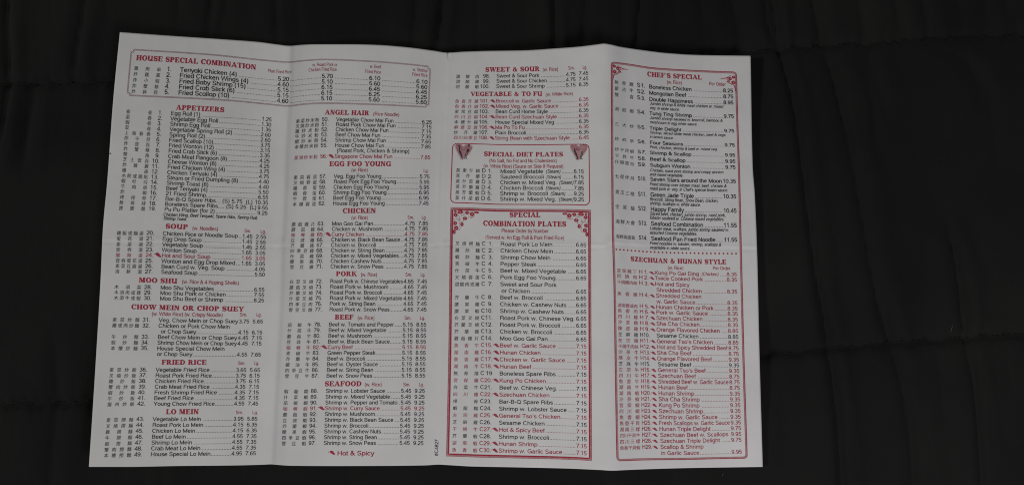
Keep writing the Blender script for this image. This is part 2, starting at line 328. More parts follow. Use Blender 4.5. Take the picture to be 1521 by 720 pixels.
# Chinese glyphs of Blender's own built-in face, cached as triangles
_fc = bpy.data.curves.new('lettering', 'FONT'); _fc.size = 1.0; _fc.resolution_u = 2; _fc.dimensions = '2D'; _fc.fill_mode = 'FRONT'
_fo = bpy.data.objects.new('lettering', _fc); COL.objects.link(_fo)
_cache = {}
def _mesh(body, off):
    _fc.body = body; _fc.offset = off
    dg = bpy.context.evaluated_depsgraph_get(); dg.update()
    ev = _fo.evaluated_get(dg); me = ev.to_mesh(); me.calc_loop_triangles()
    v = np.array([x.co[:2] for x in me.vertices]).reshape(-1, 2); t = np.array([x.vertices[:] for x in me.loop_triangles]).reshape(-1, 3)
    ev.to_mesh_clear(); return v, t
_bar = None
def glyph(ch, off=0.0):
    global _bar
    if ch in FACE: return latin(ch, off)[:3]
    k = (ch, off)
    if k not in _cache:
        if _bar is None: _bar = _mesh('|', 0)[0][:, 0].max()
        adv = _mesh(ch+'|', 0)[0][:, 0].max()-_bar
        v, t = (_mesh(ch, off) if ch != ' ' else (np.zeros((0, 2)), np.zeros((0, 3), int)))
        _cache[k] = (v, t, adv)
    return _cache[k]
def twidth(s, off=0.0): return sum(glyph(c, off)[2] for c in s)
def text(ink, s, U, V, em, xs=1.0, off=0.0, width=None, slant=0.0, align='l', rot=False):
    """baseline starts at U, V (V grows downwards); returns the end"""
    w_ = twidth(s, off)*em
    if width: xs = width/max(w_, 1e-6)
    if align == 'r': U = U-w_*xs
    x = 0.0
    for c in s:
        v, t, adv = glyph(c, off)
        if len(v):
            gx = (x+v[:, 0]*em+v[:, 1]*em*slant)*xs; gy = v[:, 1]*em; lift = latin(c, off)[3]
            ink.add(np.column_stack([U-gy, V-gx] if rot else [U+gx, V-gy]), t, step=False, lift=lift)
        x += adv*em
    return U+w_*xs
# the fallback face must hold the Chinese characters; where it does not, a mark of strokes stands in
def cjk(ink, s, U0, U1, V, em=6.6):
    n = len(s)
    em = min(em, (U1-U0)/(n*.96)) if n > 1 else em
    for i, c in enumerate(s):
        v, t, adv = glyph(c, 0.0)
        u = U0 + (U1-em-U0)*(i/(n-1) if n > 1 else 0)
        k = em/max(adv, .5)
        if len(v):
            for j in (0,):            # struck twice, a hair apart, for a brush's weight
                ink.add(np.column_stack([u+v[:, 0]*k*0.98+v[:, 1]*k*0.06+j*.2, V+0.4-v[:, 1]*k]), t, step=False, lift=j*2.0)

# slab-serif display capitals for the headings, drawn stroke by stroke (cap height 1)
def serif_glyph(c):
    L = []
    W, T, S, H = .27, .13, .075, .12
    def R(x0, y0, x1, y1): L.append(('p', [(x0, y0), (x1, y0), (x1, y1), (x0, y1)]))
    def P(*p): L.append(('p', list(p)))
    def foot(x, w_=W): R(x-S, 0, x+w_+S, H)
    def head(x, w_=W): R(x-S, 1-H, x+w_+S, 1)
    def stem(x, w_=W): R(x, 0, x+w_, 1); foot(x, w_); head(x, w_)
    def arc(cx, cy, rx, ry, ix, iy, a0, a1, n=14):
        pts = []
        for i in range(n+1):
            a = math.radians(a0+(a1-a0)*i/n); pts.append(((cx+rx*math.cos(a), cy+ry*math.sin(a)), (cx+ix*math.cos(a), cy+iy*math.sin(a))))
        L.append(('s', pts))
    def bowl(x, y0, y1, r): 
        arc(x, (y0+y1)/2, r, (y1-y0)/2, r-W*.98, (y1-y0)/2-T, -90, 90)
    if c == 'H': stem(.09); stem(.66); R(.36, .44, .66, .57); return L, 1.02
    if c == 'I': stem(.09); return L, .46
    if c == 'L': stem(.09); R(.36, 0, .76, T); P((.66, 0), (.8, 0), (.8, .34), (.7, .34)); return L, .84
    if c == 'E': stem(.09); R(.36, 0, .78, T); R(.36, 1-T, .76, 1); R(.36, .45, .6, .57); P((.68, 0), (.82, 0), (.84, .33), (.74, .33)); P((.68, 1), (.8, 1), (.8, .68), (.72, .68)); R(.56, .36, .64, .66); return L, .88
    if c == 'F': stem(.09); R(.36, 1-T, .76, 1); R(.36, .45, .6, .57); P((.68, 1), (.8, 1), (.8, .68), (.72, .68)); R(.56, .36, .64, .66); return L, .82
    if c == 'T': stem(.33); R(.04, 1-T, .9, 1); P((.03, 1), (.13, 1), (.1, .66), (.02, .66)); P((.8, 1), (.9, 1), (.92, .66), (.84, .66)); return L, .94
    if c == 'P': stem(.09); bowl(.4, .42, 1, .42); return L, .86
    if c == 'R': stem(.09); bowl(.4, .46, 1, .4); P((.4, .5), (.66, .5), (.93, .0), (.64, 0)); R(.6, 0, 1.0, H*.9); return L, 1.0
    if c == 'B': stem(.09); bowl(.42, .5, 1, .38); bowl(.42, 0, .54, .44); return L, .92
    if c == 'D': stem(.09); bowl(.4, 0, 1, .54); return L, .98
    if c == 'O': arc(.5, .5, .48, .52, .2, .38, 0, 360, 26); return L, 1.0
    if c == 'C': arc(.5, .5, .48, .52, .2, .38, 40, 322, 22); P((.74, .62), (.88, .62), (.88, 1.0), (.8, .92)); return L, .92
    if c == 'G': arc(.5, .5, .48, .52, .2, .38, 40, 330, 22); P((.74, .64), (.88, .64), (.88, 1.0), (.8, .92)); R(.7, .0, .94, .46); R(.58, .38, 1.0, .5); return L, 1.0
    if c == 'S':
        pts = []
        for i in range(23):
            t = i/22; a = math.radians(35+ (235)*min(t*2, 1)) if t <= .5 else math.radians(90-235*(t-.5)*2)
            if t <= .5: x, y, rx, ry = .4, .73, .27, .21
            else: x, y, rx, ry = .4, .27, .28, .21
            w_ = .10+.14*math.exp(-((t-.5)/.2)**2)+.03
            px, py = x+rx*math.cos(a), y+ry*math.sin(a); pts.append((px, py, w_))
        out = []
        for i, (x, y, w_) in enumerate(pts):
            a = pts[max(i-1, 0)]; b_ = pts[min(i+1, 22)]; dx, dy = b_[0]-a[0], b_[1]-a[1]; d = math.hypot(dx, dy)+1e-9
            out.append(((x-dy/d*w_*.6, y+dx/d*w_*.6), (x+dy/d*w_*.6, y-dx/d*w_*.6)))
        L.append(('s', out)); P((.58, .66), (.7, .66), (.72, 1.0), (.62, .96)); P((.06, 0.0), (.16, .04), (.2, .36), (.07, .36)); return L, .8
    if c == 'U': R(.09, .3, .09+W, 1); head(.09); R(.7, .0, .93, 1); head(.7, .23); foot(.74, .19); arc(.45, .32, .36, .33, .1, .2, 180, 360); return L, 1.06
    if c == 'N': R(.09, 0, .23, 1); foot(.1, .12); P((.09, 1), (.36, 1), (.84, 0), (.6, 0)); R(.02, 1-H, .3, 1); R(.7, 0, .84, 1); head(.71, .12); return L, .96
    if c == 'M': R(.1, 0, .22, 1); foot(.1, .12); P((.1, 1), (.38, 1), (.66, .1), (.5, .02)); P((.5, .02), (.62, .02), (.92, 1), (.78, 1)); R(.02, 1-H, .3, 1); stem(.78); return L, 1.16
    if c == 'A': P((.08, 0), (.2, 0), (.55, 1), (.44, 1)); P((.4, 1), (.62, 1), (1.0, 0), (.7, 0)); R(.25, .26, .76, .37); R(.0, 0, .3, H); R(.6, 0, 1.08, H); return L, 1.06
    if c == 'V': P((.04, 1), (.34, 1), (.64, 0), (.44, 0)); P((.46, 0), (.58, 0), (.96, 1), (.84, 1)); R(0, 1-H, .42, 1); R(.7, 1-H, 1.02, 1); return L, 1.0
    if c == 'W': P((.04, 1), (.32, 1), (.56, 0), (.38, 0)); P((.4, 0), (.5, 0), (.78, 1), (.66, 1)); P((.54, 1), (.82, 1), (1.06, 0), (.88, 0)); P((.9, 0), (1.0, 0), (1.32, 1), (1.2, 1)); R(0, 1-H, .9, 1); R(1.08, 1-H, 1.38, 1); return L, 1.36
    if c == 'Y': P((.02, 1), (.32, 1), (.6, .42), (.4, .42)); P((.46, .4), (.6, .42), (.94, 1), (.8, 1)); R(.36, 0, .62, .5); foot(.36, .26); R(-.02, 1-H, .4, 1); R(.68, 1-H, 1.0, 1); return L, .98
    if c == 'K': stem(.09); P((.34, .4), (.42, .5), (.88, 1), (.7, 1)); P((.42, .56), (.6, .68), (.98, 0), (.68, 0)); R(.6, 1-H, .96, 1); R(.62, 0, 1.04, H); return L, 1.04
    if c == 'Z': R(.08, 1-T, .8, 1); R(.06, 0, .84, T); P((.5, .94), (.8, .94), (.36, .06), (.06, .06)); R(.06, .7, .14, 1); R(.76, 0, .85, .32); return L, .9
    if c == '&':
        arc(.42, .74, .24, .26, .1, .15, 0, 360, 16); arc(.4, .28, .36, .3, .14, .18, 60, 330, 16); P((.26, .66), (.46, .72), (.98, 0), (.7, 0)); P((.7, .18), (.8, .12), (.96, .5), (.86, .5)); R(.76, .46, 1.02, .55); return L, 1.06
    if c == "'": P((.1, 1), (.26, 1), (.2, .64), (.14, .64)); return L, .34
    return L, .42
def heading(s, x0, y0, x1, cap=7.2, name='section_heading', y1=None):
    ink = Ink(); U, V = from_px(x0, y0); Ue, _ = from_px(x1, y0 if y1 is None else y1)
    gs = [serif_glyph(c) for c in s]; tot = sum(g[1]+.05 for g in gs); k = (Ue-U)/tot
    x = 0
    for g, adv in gs:
        for kind, pts in g:
            if kind == 'p': ink.poly([(U+(x+p[0])*k, V-p[1]*cap) for p in pts])
            else:
                q = [(U+(x+p[0])*k, V-p[1]*cap) for pr in pts for p in pr]; n = len(pts)
                ink.add(q, [t for i in range(n-1) for t in ([2*i, 2*i+1, 2*i+3], [2*i, 2*i+3, 2*i+2])])
        x += adv+.05
    return ink.build(name, 'deep_red_ink')
def note(s, x0, y0, x1, em=7.7, material='deep_red_ink', off=0.006, slant=0, name='small_note'):
    ink = Ink(); U, V = from_px(x0, y0); Ue, _ = from_px(x1, y0)
    text(ink, s, U, V, em, width=Ue-U, off=off, slant=slant); return ink.build(name, material)

def chili(ink, U, V, s=1.0):
    """little curved pepper with a stalk, pointing right"""
    pts = [(2.6, -3.6), (4.2, -4.1), (5.6, -3.3), (6.8, -2.0), (8.6, -1.0), (9.6, -1.1)]
    wd = [2.2, 2.9, 2.9, 2.1, 1.1, .3]
    ink.ribbon([(U+a*s, V+b_*s) for a, b_ in pts], lambda t: s*1.25*np.interp(t, [0, .2, .45, .65, .88, 1], wd))
    ink.ribbon([(U+a*s, V+b_*s) for a, b_ in ((.2, -3.2), (.7, -4.2), (1.7, -4.4), (2.8, -3.8))], .55*s)

# reference widths, to set each column's letterfit
def fit(ref, px, em, off=0.0): return px/(twidth(ref, off)*em)
EM = 8.2
B = 0.010; BB = 0.022
COLS = {  # chinese left/right, number right, text left, price right, letter left, letterfit, weight
 'c1': dict(ch=(20.4, 59.8), nr=75.8, tx=87.8, pr=239.8, xs=fit('Chicken Rice or Noodle Soup', 110.5, EM), off=B),
 'c2': dict(ch=(276.1, 312), nr=326.4, tx=337.3, pr=482.8, xs=fit('Vegetable Chow Mai Fun', 87.6, EM), off=B),
 'c3a': dict(ch=(516.8, 553.2), nr=570, tx=579.8, pr=723.6, xs=fit('Bean Curd Szechuan Style', 95.0, EM), off=B),
 'c3b': dict(ch=(522.2, 558.5), nr=577.8, tx=589.2, pr=715.4, ll=561.2, xs=fit('Sauteed Broccoli', 66.0, EM), off=B),
 'c3c': dict(ch=(523.9, 560.6), nr=580.6, tx=591, pr=718.4, ll=563.2, xs=fit('Roast Pork Lo Mein', 77.5, EM), off=B),
 'c4a': dict(ch=(761.8, 790.6), nr=808.2, tx=813.6, pr=939.6, ll=795.5, xs=fit('Seafood Pan Fried Noodle', 94.3, EM, BB), off=BB),
 'c4b': dict(ch=(761.8, 791.6), nr=808.6, tx=817.2, pr=938.0, ll=794, xs=fit("General Tso's Chicken", 82.5, EM), off=B),
}
DOT = 0.85
def leader(ink, u0, u1, V):
    u = u1-1.4
    while u > u0+1.2:
        ink.quad((u-DOT, V-DOT*.9), (u, V-DOT*.9), (u, V), (u-DOT, V)); ink.k = 0
        u -= 2.25
def row(col, rec, y, dx=0.0, black='black_ink'):
    """rec: chinese|number|text|price|flags ; y: baseline where the dish name starts, photograph pixels"""
    ch, num, txt, pr, fl = (rec.split('|')+['']*5)[:5]
    c = COLS[col]; U = c['tx']+dx
    lo, hi = V0, V1                                  # find V whose curve passes y at that U
    for _ in range(30):
        mid = (lo+hi)/2
        if to_px(np.array([U]), np.array([mid]))[1][0] < y: lo = mid
        else: hi = mid
    V = (lo+hi)/2
    ink = Ink(); red = 'r' in fl
    if ch: cjk(ink, ch, c['ch'][0], c['ch'][1], V)
    if num:
        letter = ''
        if 'll' in c and num[0].isalpha(): letter, num = num[0], num[1:].strip()
        if letter and len(num) > 2 and num[:2].isdigit(): text(ink, letter+num, c['ll'], V, EM, width=c['nr']-c['ll']-(0 if num[-1] == '.' else 2), off=c['off']); letter = ''
        else: text(ink, num, c['nr'], V, EM, c['xs'], c['off'], align='r')
        if letter: text(ink, letter, c['ll'], V, EM, c['xs'], c['off'])
    prices = pr.split()
    right = c['pr']; start = right
    for i, p_ in enumerate(reversed(prices)):
        r0 = right-i*20.0
        pw = twidth(p_, c['off'])*EM*c['xs']
        k = min(c['xs'], 15.2/(twidth('7.85', c['off'])*EM)); 
        text(ink, p_, r0, V, EM, k, c['off'], align='r'); start = r0-twidth(p_, c['off'])*EM*k
    room = (start-1.0-U) if prices else 400
    it = ''
    if '~' in txt: txt, it = txt.split('~')
    wt = twidth(txt, c['off'])*EM; wi = twidth(it)*EM*.74 if it else 0
    k = min(c['xs'], room/(wt+wi)) if prices else c['xs']
    e = text(ink, txt, U, V, EM, k, c['off'])
    if it: e = text(ink, it, e+1, V-.2, EM*.9, k*.80, .012, slant=.22)
    if prices and start-e > 2.5: leader(ink, e+(1.5 if len(txt) % 3 else 0), start, V)
    if red:
        chili(ink, c['nr']+.3, V+.3, (c['tx']-c['nr']-.6)/9.6 if 'c3' in col or 'c4' in col or 'c2' in col or 'c1' in col else 1)
    ink.build('dish_line', 'red_ink' if red else black)
def rows(col, text_, ys, **k):
    L = [l.strip() for l in text_.strip().split('\n')]
    if isinstance(ys, tuple):
        n = len(L); ys = [ys[0]+(ys[1]-ys[0])*i/(n-1) for i in range(n)]
    for l, y in zip(L, ys): row(col, l, y, dx=float(l.split('|')[5]) if l.count('|') > 4 else 0.0, **k)

# ---- column one
APP = '''春卷|1.|Egg Roll (1)|1.25
菜卷|2.|Vegetable Egg Roll|1.30
蝦卷|3.|Shrimp Egg Roll|1.35
菜卷|4.|Vegetable Spring Roll (2)|2.60
上海春卷|5.|Spring Roll (2)|2.60
炸干貝|6.|Fried Scallop (10)|3.75
炸雲吞|7.|Fried Wonton (12)|3.15
炸蟹條|8.|Fried Crab Stick (6)|3.35
蟹角|9.|Crab Meat Rangoon (8)|4.25
芝士雲吞|10.|Cheese Wonton (8)|4.25
炸雞翼|11.|Fried Chicken Wing (4)|3.75
雞串|12.|Chicken Teriyaki (4)|4.75
水餃或鍋貼|13.|Steam or Fried Dumpling (8)|4.40
蝦吐司|14.|Shrimp Toast (8)|4.40
牛肉串|15.|Beef Teriyaki (4)|5.50
炸蝦|16.|21 Fried Shrimp|6.55
烤排骨|17.|Bar-B-Q Spare Ribs... (S) 5.75  (L)|10.35
無骨排|18.|Boneless Spare Ribs.... (S) 5.25  (L)|9.55
寶寶盤|19.|Pu Pu Platter (for 2)|9.25'''
ya = [171.2+(258.8-171.2)*i/11 for i in range(12)]+[258.8+(313.5-258.8)*i/7 for i in range(1, 8)]
rows('c1', APP, ya)
rows('c1', '''雞飯或麵湯|20.|Chicken Rice or Noodle Soup|1.45 2.55
蛋花湯|21.|Egg Drop Soup|1.45 2.55
素菜湯|22.|Vegetable Soup|1.45 2.55
雲吞湯|23.|Wonton Soup|1.65 3.05
酸辣湯|24.|Hot and Sour Soup|1.65 3.05|r
雲吞蛋花湯|25.|Wonton and Egg Drop Mixed|1.65 3.05
素菜豆腐湯|26.|Bean Curd w. Veg. Soup|4.05
海鮮湯|27.|Seafood Soup|5.50''', (349.4, 406.6))
rows('c1', '''木須菜|28.|Moo Shu Vegetables|6.55
木須肉或雞|29.|Moo Shu Pork or Chicken|7.55
木須牛或蝦|30.|Moo Shu Beef or Shrimp|8.25''', (429.6, 445.8))
rows('c1', '''素菜炒麵|31.|Veg. Chow Mein or Chop Suey|3.75 5.65
雞或肉炒麵|32.|Chicken or Pork Chow Mein||
||or Chop Suey|4.15 6.15||4
牛炒麵|33.|Beef Chow Mein or Chop Suey|4.45 7.15
蝦炒麵|34.|Shrimp Chow Mein or Chop Suey|4.45 7.15
本樓炒麵|35.|House Special Chow Mein||
||or Chop Suey|4.55 7.65||0.5''', (477.9, 528.2))
rows('c1', '''素菜炒飯|36.|Vegetable Fried Rice|3.65 5.65
叉燒炒飯|37.|Roast Pork Fried Rice|3.75 6.15
雞炒飯|38.|Chicken Fried Rice|3.75 6.15
蟹肉炒飯|39.|Crab Meat Fried Rice|4.35 7.15
蝦炒飯|40.|Fresh Shrimp Fried Rice|4.35 7.15
牛炒飯|41.|Beef Fried Rice|4.35 7.15
揚州炒飯|42.|Young Chow Fried Rice|4.55 7.45''', (551.6, 601.9))
rows('c1', '''素菜撈麵|43.|Vegetable Lo Mein|3.95 5.85
叉燒撈麵|44.|Roast Pork Lo Mein|4.15 6.35
雞撈麵|45.|Chicken Lo Mein|4.15 6.35
牛撈麵|46.|Beef Lo Mein|4.55 7.35
蝦撈麵|47.|Shrimp Lo Mein|4.55 7.35
蟹肉撈麵|48.|Crab Meat Lo Mein|4.55 7.35
本樓撈麵|49.|House Special Lo Mein|4.95 7.65''', (624.7, 677))
# ---- column two
rows('c2', '''素菜炒米粉|50.|Vegetable Chow Mai Fun|6.25
叉燒炒米粉|51.|Roast Pork Chow Mai Fun|7.15
雞炒米粉|52.|Chicken Chow Mai Fun|7.15
牛炒米粉|53.|Beef Chow Mai Fun|7.35
蝦炒米粉|54.|Shrimp Chow Mai Fun|7.65
本樓炒米粉|55.|House Chow Mai Fun|7.85
||(Roast Pork, Chicken & Shrimp)|||3
星洲炒米粉|56.|Singapore Chow Mai Fun|7.85|r''', [180.4, 187.8, 195.3, 203, 210.8, 218.7, 226.5, 235])
rows('c2', '''素菜蓉蛋|57.|Veg. Egg Foo Young|5.75
叉燒蓉蛋|58.|Roast Pork Egg Foo Young|5.95
雞蓉蛋|59.|Chicken Egg Foo Young|5.95
蝦蓉蛋|60.|Shrimp Egg Foo Young|6.95
牛蓉蛋|61.|Beef Egg Foo Young|6.95
本樓蓉蛋|62.|House Egg Foo Young|7.45''', (264.7, 304.9))
rows('c2', '''蘑菇雞片|63.|Moo Goo Gai Pan|4.75 7.85
蘑菇雞|64.|Chicken w. Mushroom|4.75 7.85
咖喱雞|65.|Curry Chicken|4.75 7.85|r
豆豉雞|66.|Chicken w. Black Bean Sauce|4.75 7.85
芥蘭雞|67.|Chicken w. Broccoli|4.75 7.85
四季豆雞|68.|Chicken w. String Bean|4.75 7.85
什菜雞|69.|Chicken w. Mixed Vegetables|4.75 7.85
腰果雞|70.|Chicken Cashew Nuts|4.75 7.85
雪豆雞|71.|Chicken w. Snow Peas|4.75 7.85''', (335, 398.3))
rows('c2', '''白菜叉燒|72.|Roast Pork w. Chinese Vegetables|4.65 7.45
蘑菇叉燒|73.|Roast Pork w. Mushroom|4.65 7.45
芥蘭叉燒|74.|Roast Pork w. Broccoli|4.65 7.45
什菜叉燒|75.|Roast Pork w. Mixed Vegetable|4.65 7.45
四季豆肉|76.|Pork w. String Bean|4.65 7.45
雪豆叉燒|77.|Roast Pork w. Snow Peas|4.65 7.45''', (420.2, 461.9))
rows('c2', '''茄椒牛|78.|Beef w. Tomato and Pepper|5.15 8.55
什菜牛|79.|Beef w. Mixed Vegetable|5.15 8.55
蘑菇牛|80.|Beef w. Mushroom|5.15 8.55
豆豉牛|81.|Beef w. Black Bean Sauce|5.15 8.55
咖喱牛|82.|Curry Beef|5.15 8.55|r
青椒牛|83.|Green Pepper Steak|5.15 8.55
芥蘭牛|84.|Beef w. Broccoli|5.15 8.55
蠔油牛|85.|Beef w. Oyster Sauce|5.15 8.55
四季豆牛|86.|Beef w. String Bean|5.15 8.55
雪豆牛|87.|Beef w. Snow Peas|5.15 8.55''', (484.3, 560.3))
rows('c2', '''蝦龍糊|88.|Shrimp w. Lobster Sauce|5.45 9.25
什菜蝦|89.|Shrimp w. Mixed Vegetable|5.45 9.25
茄椒蝦|90.|Shrimp w. Pepper and Tomato|5.45 9.25
咖喱蝦|91.|Shrimp w. Curry Sauce|5.45 9.25|r
蘑菇蝦|92.|Shrimp w. Mushroom|5.45 9.25
豆豉蝦|93.|Shrimp w. Black Bean Sauce|5.45 9.25
芥蘭蝦|94.|Shrimp w. Broccoli|5.45 9.25
腰果蝦|95.|Shrimp w. Cashew Nuts|5.45 9.25
四季豆蝦|96.|Shrimp w. String Bean|5.45 9.25
雪豆蝦|97.|Shrimp w. Snow Peas|5.45 9.25''', (582.9, 660.2))
# ---- column three
rows('c3a', '''甜酸肉|98.|Sweet & Sour Pork|4.75 7.45
甜酸雞|99.|Sweet & Sour Chicken|4.75 7.45
甜酸蝦|100.|Sweet & Sour Shrimp|5.15 8.35''', (115.7, 131))
rows('c3a', '''魚香芥蘭|101.|Broccoli w. Garlic Sauce|6.35|r
魚香什錦|102.|Mixed Veg. w. Garlic Sauce|6.35|r
家常豆腐|103.|Bean Curd Home Style|6.35
四川豆腐|104.|Bean Curd Szechuan Style|6.35|r
本樓什錦|105.|House Special Mixed Veg.|6.35
麻婆豆腐|106.|Ma Po To Fu|6.35|r
炒芥蘭|107.|Plain Broccoli|6.35
四川四季豆|108.|String Bean with Szechuan Style|6.45|r''', (152.7, 207.7))
rows('c3b', '''蒸素什錦|D1.|Mixed Vegetable ~(Steam)|6.15
蒸芥蘭|D2.|Sauteed Broccoli ~(Steam)|6.15
蒸什菜雞|D3.|Chicken w. Mixed Veg. ~(Steam)|7.85
蒸芥蘭雞|D4.|Chicken Broccoli ~(Steam)|7.85
蒸芥蘭蝦|D5.|Shrimp w. Broccoli ~(Steam)|9.25
蒸什菜蝦|D6.|Shrimp w. Mixed Veg. ~(Steam)|9.25''', (257.3, 298.4))
yc = [365.2+(414.3-365.2)*i/5 for i in range(6)]+[424.7, 434.5]+[444.2+(505-444.2)*i/6 for i in range(7)]+[505+(671.5-505)*i/16 for i in range(1, 17)]
rows('c3c', '''叉燒撈麵|C1.|Roast Pork Lo Mein|6.65
雞炒麵|C2.|Chicken Chow Mein|6.65
蝦炒麵|C3.|Shrimp Chow Mein|6.65
青椒牛|C4.|Pepper Steak|6.65
什菜牛|C5.|Beef w. Mixed Vegetable|6.65
叉燒蓉蛋|C6.|Pork Egg Foo Young|6.65
甜酸肉或雞|C7.|Sweet and Sour Pork||
||or Chicken|6.65||2
芥蘭牛|C8.|Beef w. Broccoli|6.65
腰果雞|C9.|Chicken w. Cashew Nuts|6.65
腰果蝦|C10.|Shrimp w. Cashew Nuts|6.65
白菜叉燒|C11.|Roast Pork w. Chinese Veg.|6.65
芥蘭叉燒|C12.|Roast Pork w. Broccoli|6.65
芥蘭雞|C13.|Chicken w. Broccoli|6.65
蘑菇雞片|C14.|Moo Goo Gai Pan|6.65
魚香牛|C15.|Beef w. Garlic Sauce|7.15|r
湖南雞|C16.|Hunan Chicken|7.15|r
魚香雞|C17.|Chicken w. Garlic Sauce|7.15|r
湖南牛|C18.|Hunan Beef|7.15|r
無骨排|C19|Boneless Spare Ribs|7.15
宮保雞|C20.|Kung Po Chicken|7.15|r
白菜牛|C21.|Beef w. Chinese Veg.|7.15
四川雞|C22.|Szechuan Chicken|7.15|r
排骨|C23.|Bar-B-Q Spare Ribs|7.15
蝦龍糊|C24.|Shrimp w. Lobster Sauce|7.15
左宗雞|C25.|General Tso's Chicken|7.15|r
芝麻雞|C26.|Sesame Chicken|7.15
干燒牛|C27.|Hot & Spicy Beef|7.15|r
芥蘭蝦|C28.|Shrimp w. Broccoli|7.15
湖南蝦|C29.|Hunan Shrimp|7.15|r
魚香蝦|C30.|Shrimp w. Garlic Sauce|7.15|r''', yc)
# ---- column four
rows('c4a', '''無骨雞|S1.|Boneless Chicken|8.25
蒙古牛|S2.|Mongolian Beef|8.75
雙喜|S3.|Double Happiness|8.95
洞庭蝦|S4.|Tung Ting Shrimp|9.75
三大炒|S5.|Triple Delight|9.75
炒四季|S6.|Four Seasons|9.75
炒干貝蝦|S7.|Shrimp & Scallop|9.95
干貝牛|S8.|Beef & Scallop|9.95
什錦雲吞|S9.|Subgum Wonton|9.75
七星伴月|S10.|Seven Stars around the Moon|10.35
青玉三樣|S11.|Green Jade Triple|10.35
全家福|S12.|Happy Family|10.45
海鮮大會|S13.|Seafood Combination|11.55
海鮮兩面黃|S14.|Seafood Pan Fried Noodle|11.55''', [131.7, 140.8, 150, 170.8, 192.8, 214.2, 229.3, 238.7, 247.7, 268.8, 292, 313.3, 335, 356.7])
for s, y, x1 in (('Jumbo shrimp & white meat chicken w. mixed', 155.8, 1074), ('veg. in white sauce.', 162.2, 1009.5),
                 ('Jumbo shrimp sauteed w. broccoli, bamboo &', 176.9, 1073), ('mushroom in egg white sauce.', 183.3, 1036),
                 ('Shrimp, sliced white meat chicken, beef & vegs.', 198.6, 1078.7), ('in brown sauce.', 205, 1000.5),
                 ('Pork, chicken, shrimp & beef w. mixed veg.', 220.3, 1065.9),
                 ('Chicken, roast pork shrimp and crispy wonton', 254.8, 1074.4), ('and mixed vegetable.', 261, 1015),
                 ('Fried shrimp over lobster meat, beef, chicken &', 275.6, 1079), ("roast pork w. veg. in Chef's special brown sauce.", 281.9, 1081.5),
                 ('Broccoli, String Bean, Snow Bean, chicken,', 298, 1067), ('shrimp, scallops w. white sauce.', 304.2, 1040.8),
                 ('Sliced beef, chicken, jumbo shrimp, roast pork,', 319.5, 1077.8), ('lobster sauteed w. Chinese mixed vegetables.', 325.5, 1075.8),
                 ('Lobster meat, scallops, jumbo shrimp sauteed w.', 341.2, 1082.5), ('assorted Chinese vegetables.', 347.5, 1035.5),
                 ('Fried noodles w. lobster, shrimp, scallops &', 363.1, 1071), ('vegetable in white sauce.', 369.3, 1025.5)):
    note(s, 965, y, x1, 6.5, 'black_ink', 0.016, .24, 'dish_description')
for s, y, x1 in (('Chicken Wing, Beef Teriyaki, Spare Ribs, Spring Roll,', 320.6, 382.9), ('Shrimp Toast.', 326.4, 277.6)):
    note(s, 242, y, x1, 6.5, 'black_ink', 0.02, .24, 'dish_description')
yh = [407.5, 415.5, 424.2, 433.2, 441.5, 450.1, 458.3, 466.3, 474.7, 483.1, 491.9, 500.7]+[500.7+(577.6-500.7)*i/9 for i in range(1, 10)]+[577.6+(657-577.6)*i/9 for i in range(1, 10)]+[666, 675.2]
H_ = '''宮保雞丁|H1.|Kung Po Gai Ding ~(Chicken)|8.35|r
回鍋肉|H2.|Twice Cooked Pork|8.35|r
干燒雞肉絲|H3.|Hot and Spicy||r
||Shredded Chicken|8.35|s|2
魚香雞|H4.|Shredded Chicken||r|1
||w. Garlic Sauce|8.35|s|2
湖南雞或肉|H5.|Hunan Chicken or Pork|8.35|r|1
魚香肉|H6.|Pork w. Garlic Sauce|8.35|r|1
四川雞|H7.|Szechuan Chicken|8.35|r|1
沙茶雞|H8.|Sha Cha Chicken|8.35|r|1
陳皮雞|H9.|Orange Flavored Chicken|8.85|r|1
芝麻雞|H10.|Sesame Chicken|8.85||1
左宗雞|H11.|General Tso's Chicken|8.85|r|1
干燒牛肉絲|H12.|Hot and Spicy Shredded Beef|8.75|r|1
沙茶牛|H13.|Sha Cha Beef|8.75|r|1
陳皮牛|H14.|Orange Flavored Beef|9.35|r|1
芝麻牛|H15.|Sesame Beef|9.35||2
左宗牛|H16.|General Tso's Beef|9.35|r|2
四川牛|H17.|Szechuan Beef|8.75|r|2
魚香牛|H18.|Shredded Beef w. Garlic Sauce|8.75|r|2
湖南牛|H19.|Hunan Beef|8.75|r|2
湖南蝦|H20.|Hunan Shrimp|9.35|r|2
沙茶蝦|H21.|Sha Cha Shrimp|9.35|r|2
宮保蝦|H22.|Kung Po Shrimp|9.35|r|2
四川蝦|H23.|Szechuan Shrimp|9.35|r|2
魚香蝦|H24.|Shrimp w. Garlic Sauce|9.35|r|2
魚香干貝|H25.|Fresh Scallops w. Garlic Sauce|9.35|r|2
湖南三樣|H26.|Hunan Triple Delight|9.75|r|2
四川干貝牛|H27.|Szechuan Beef w. Scallops|9.95|r|3
四川三樣|H28.|Szechuan Triple Delight|9.75|r|3
魚香干貝蝦|H29.|Scallop & Shrimp||r|3
||in Garlic Sauce|9.95|s|4'''
HL = H_.split('\n')
for l, y in zip(HL, yh):
    f = l.split('|'); 
    if len(f) > 4 and f[4] == 's': row('c4b', l, y, dx=float(f[5]), black='red_ink')
    else: row('c4b', l, y, dx=float(f[5]) if len(f) > 5 else 0)

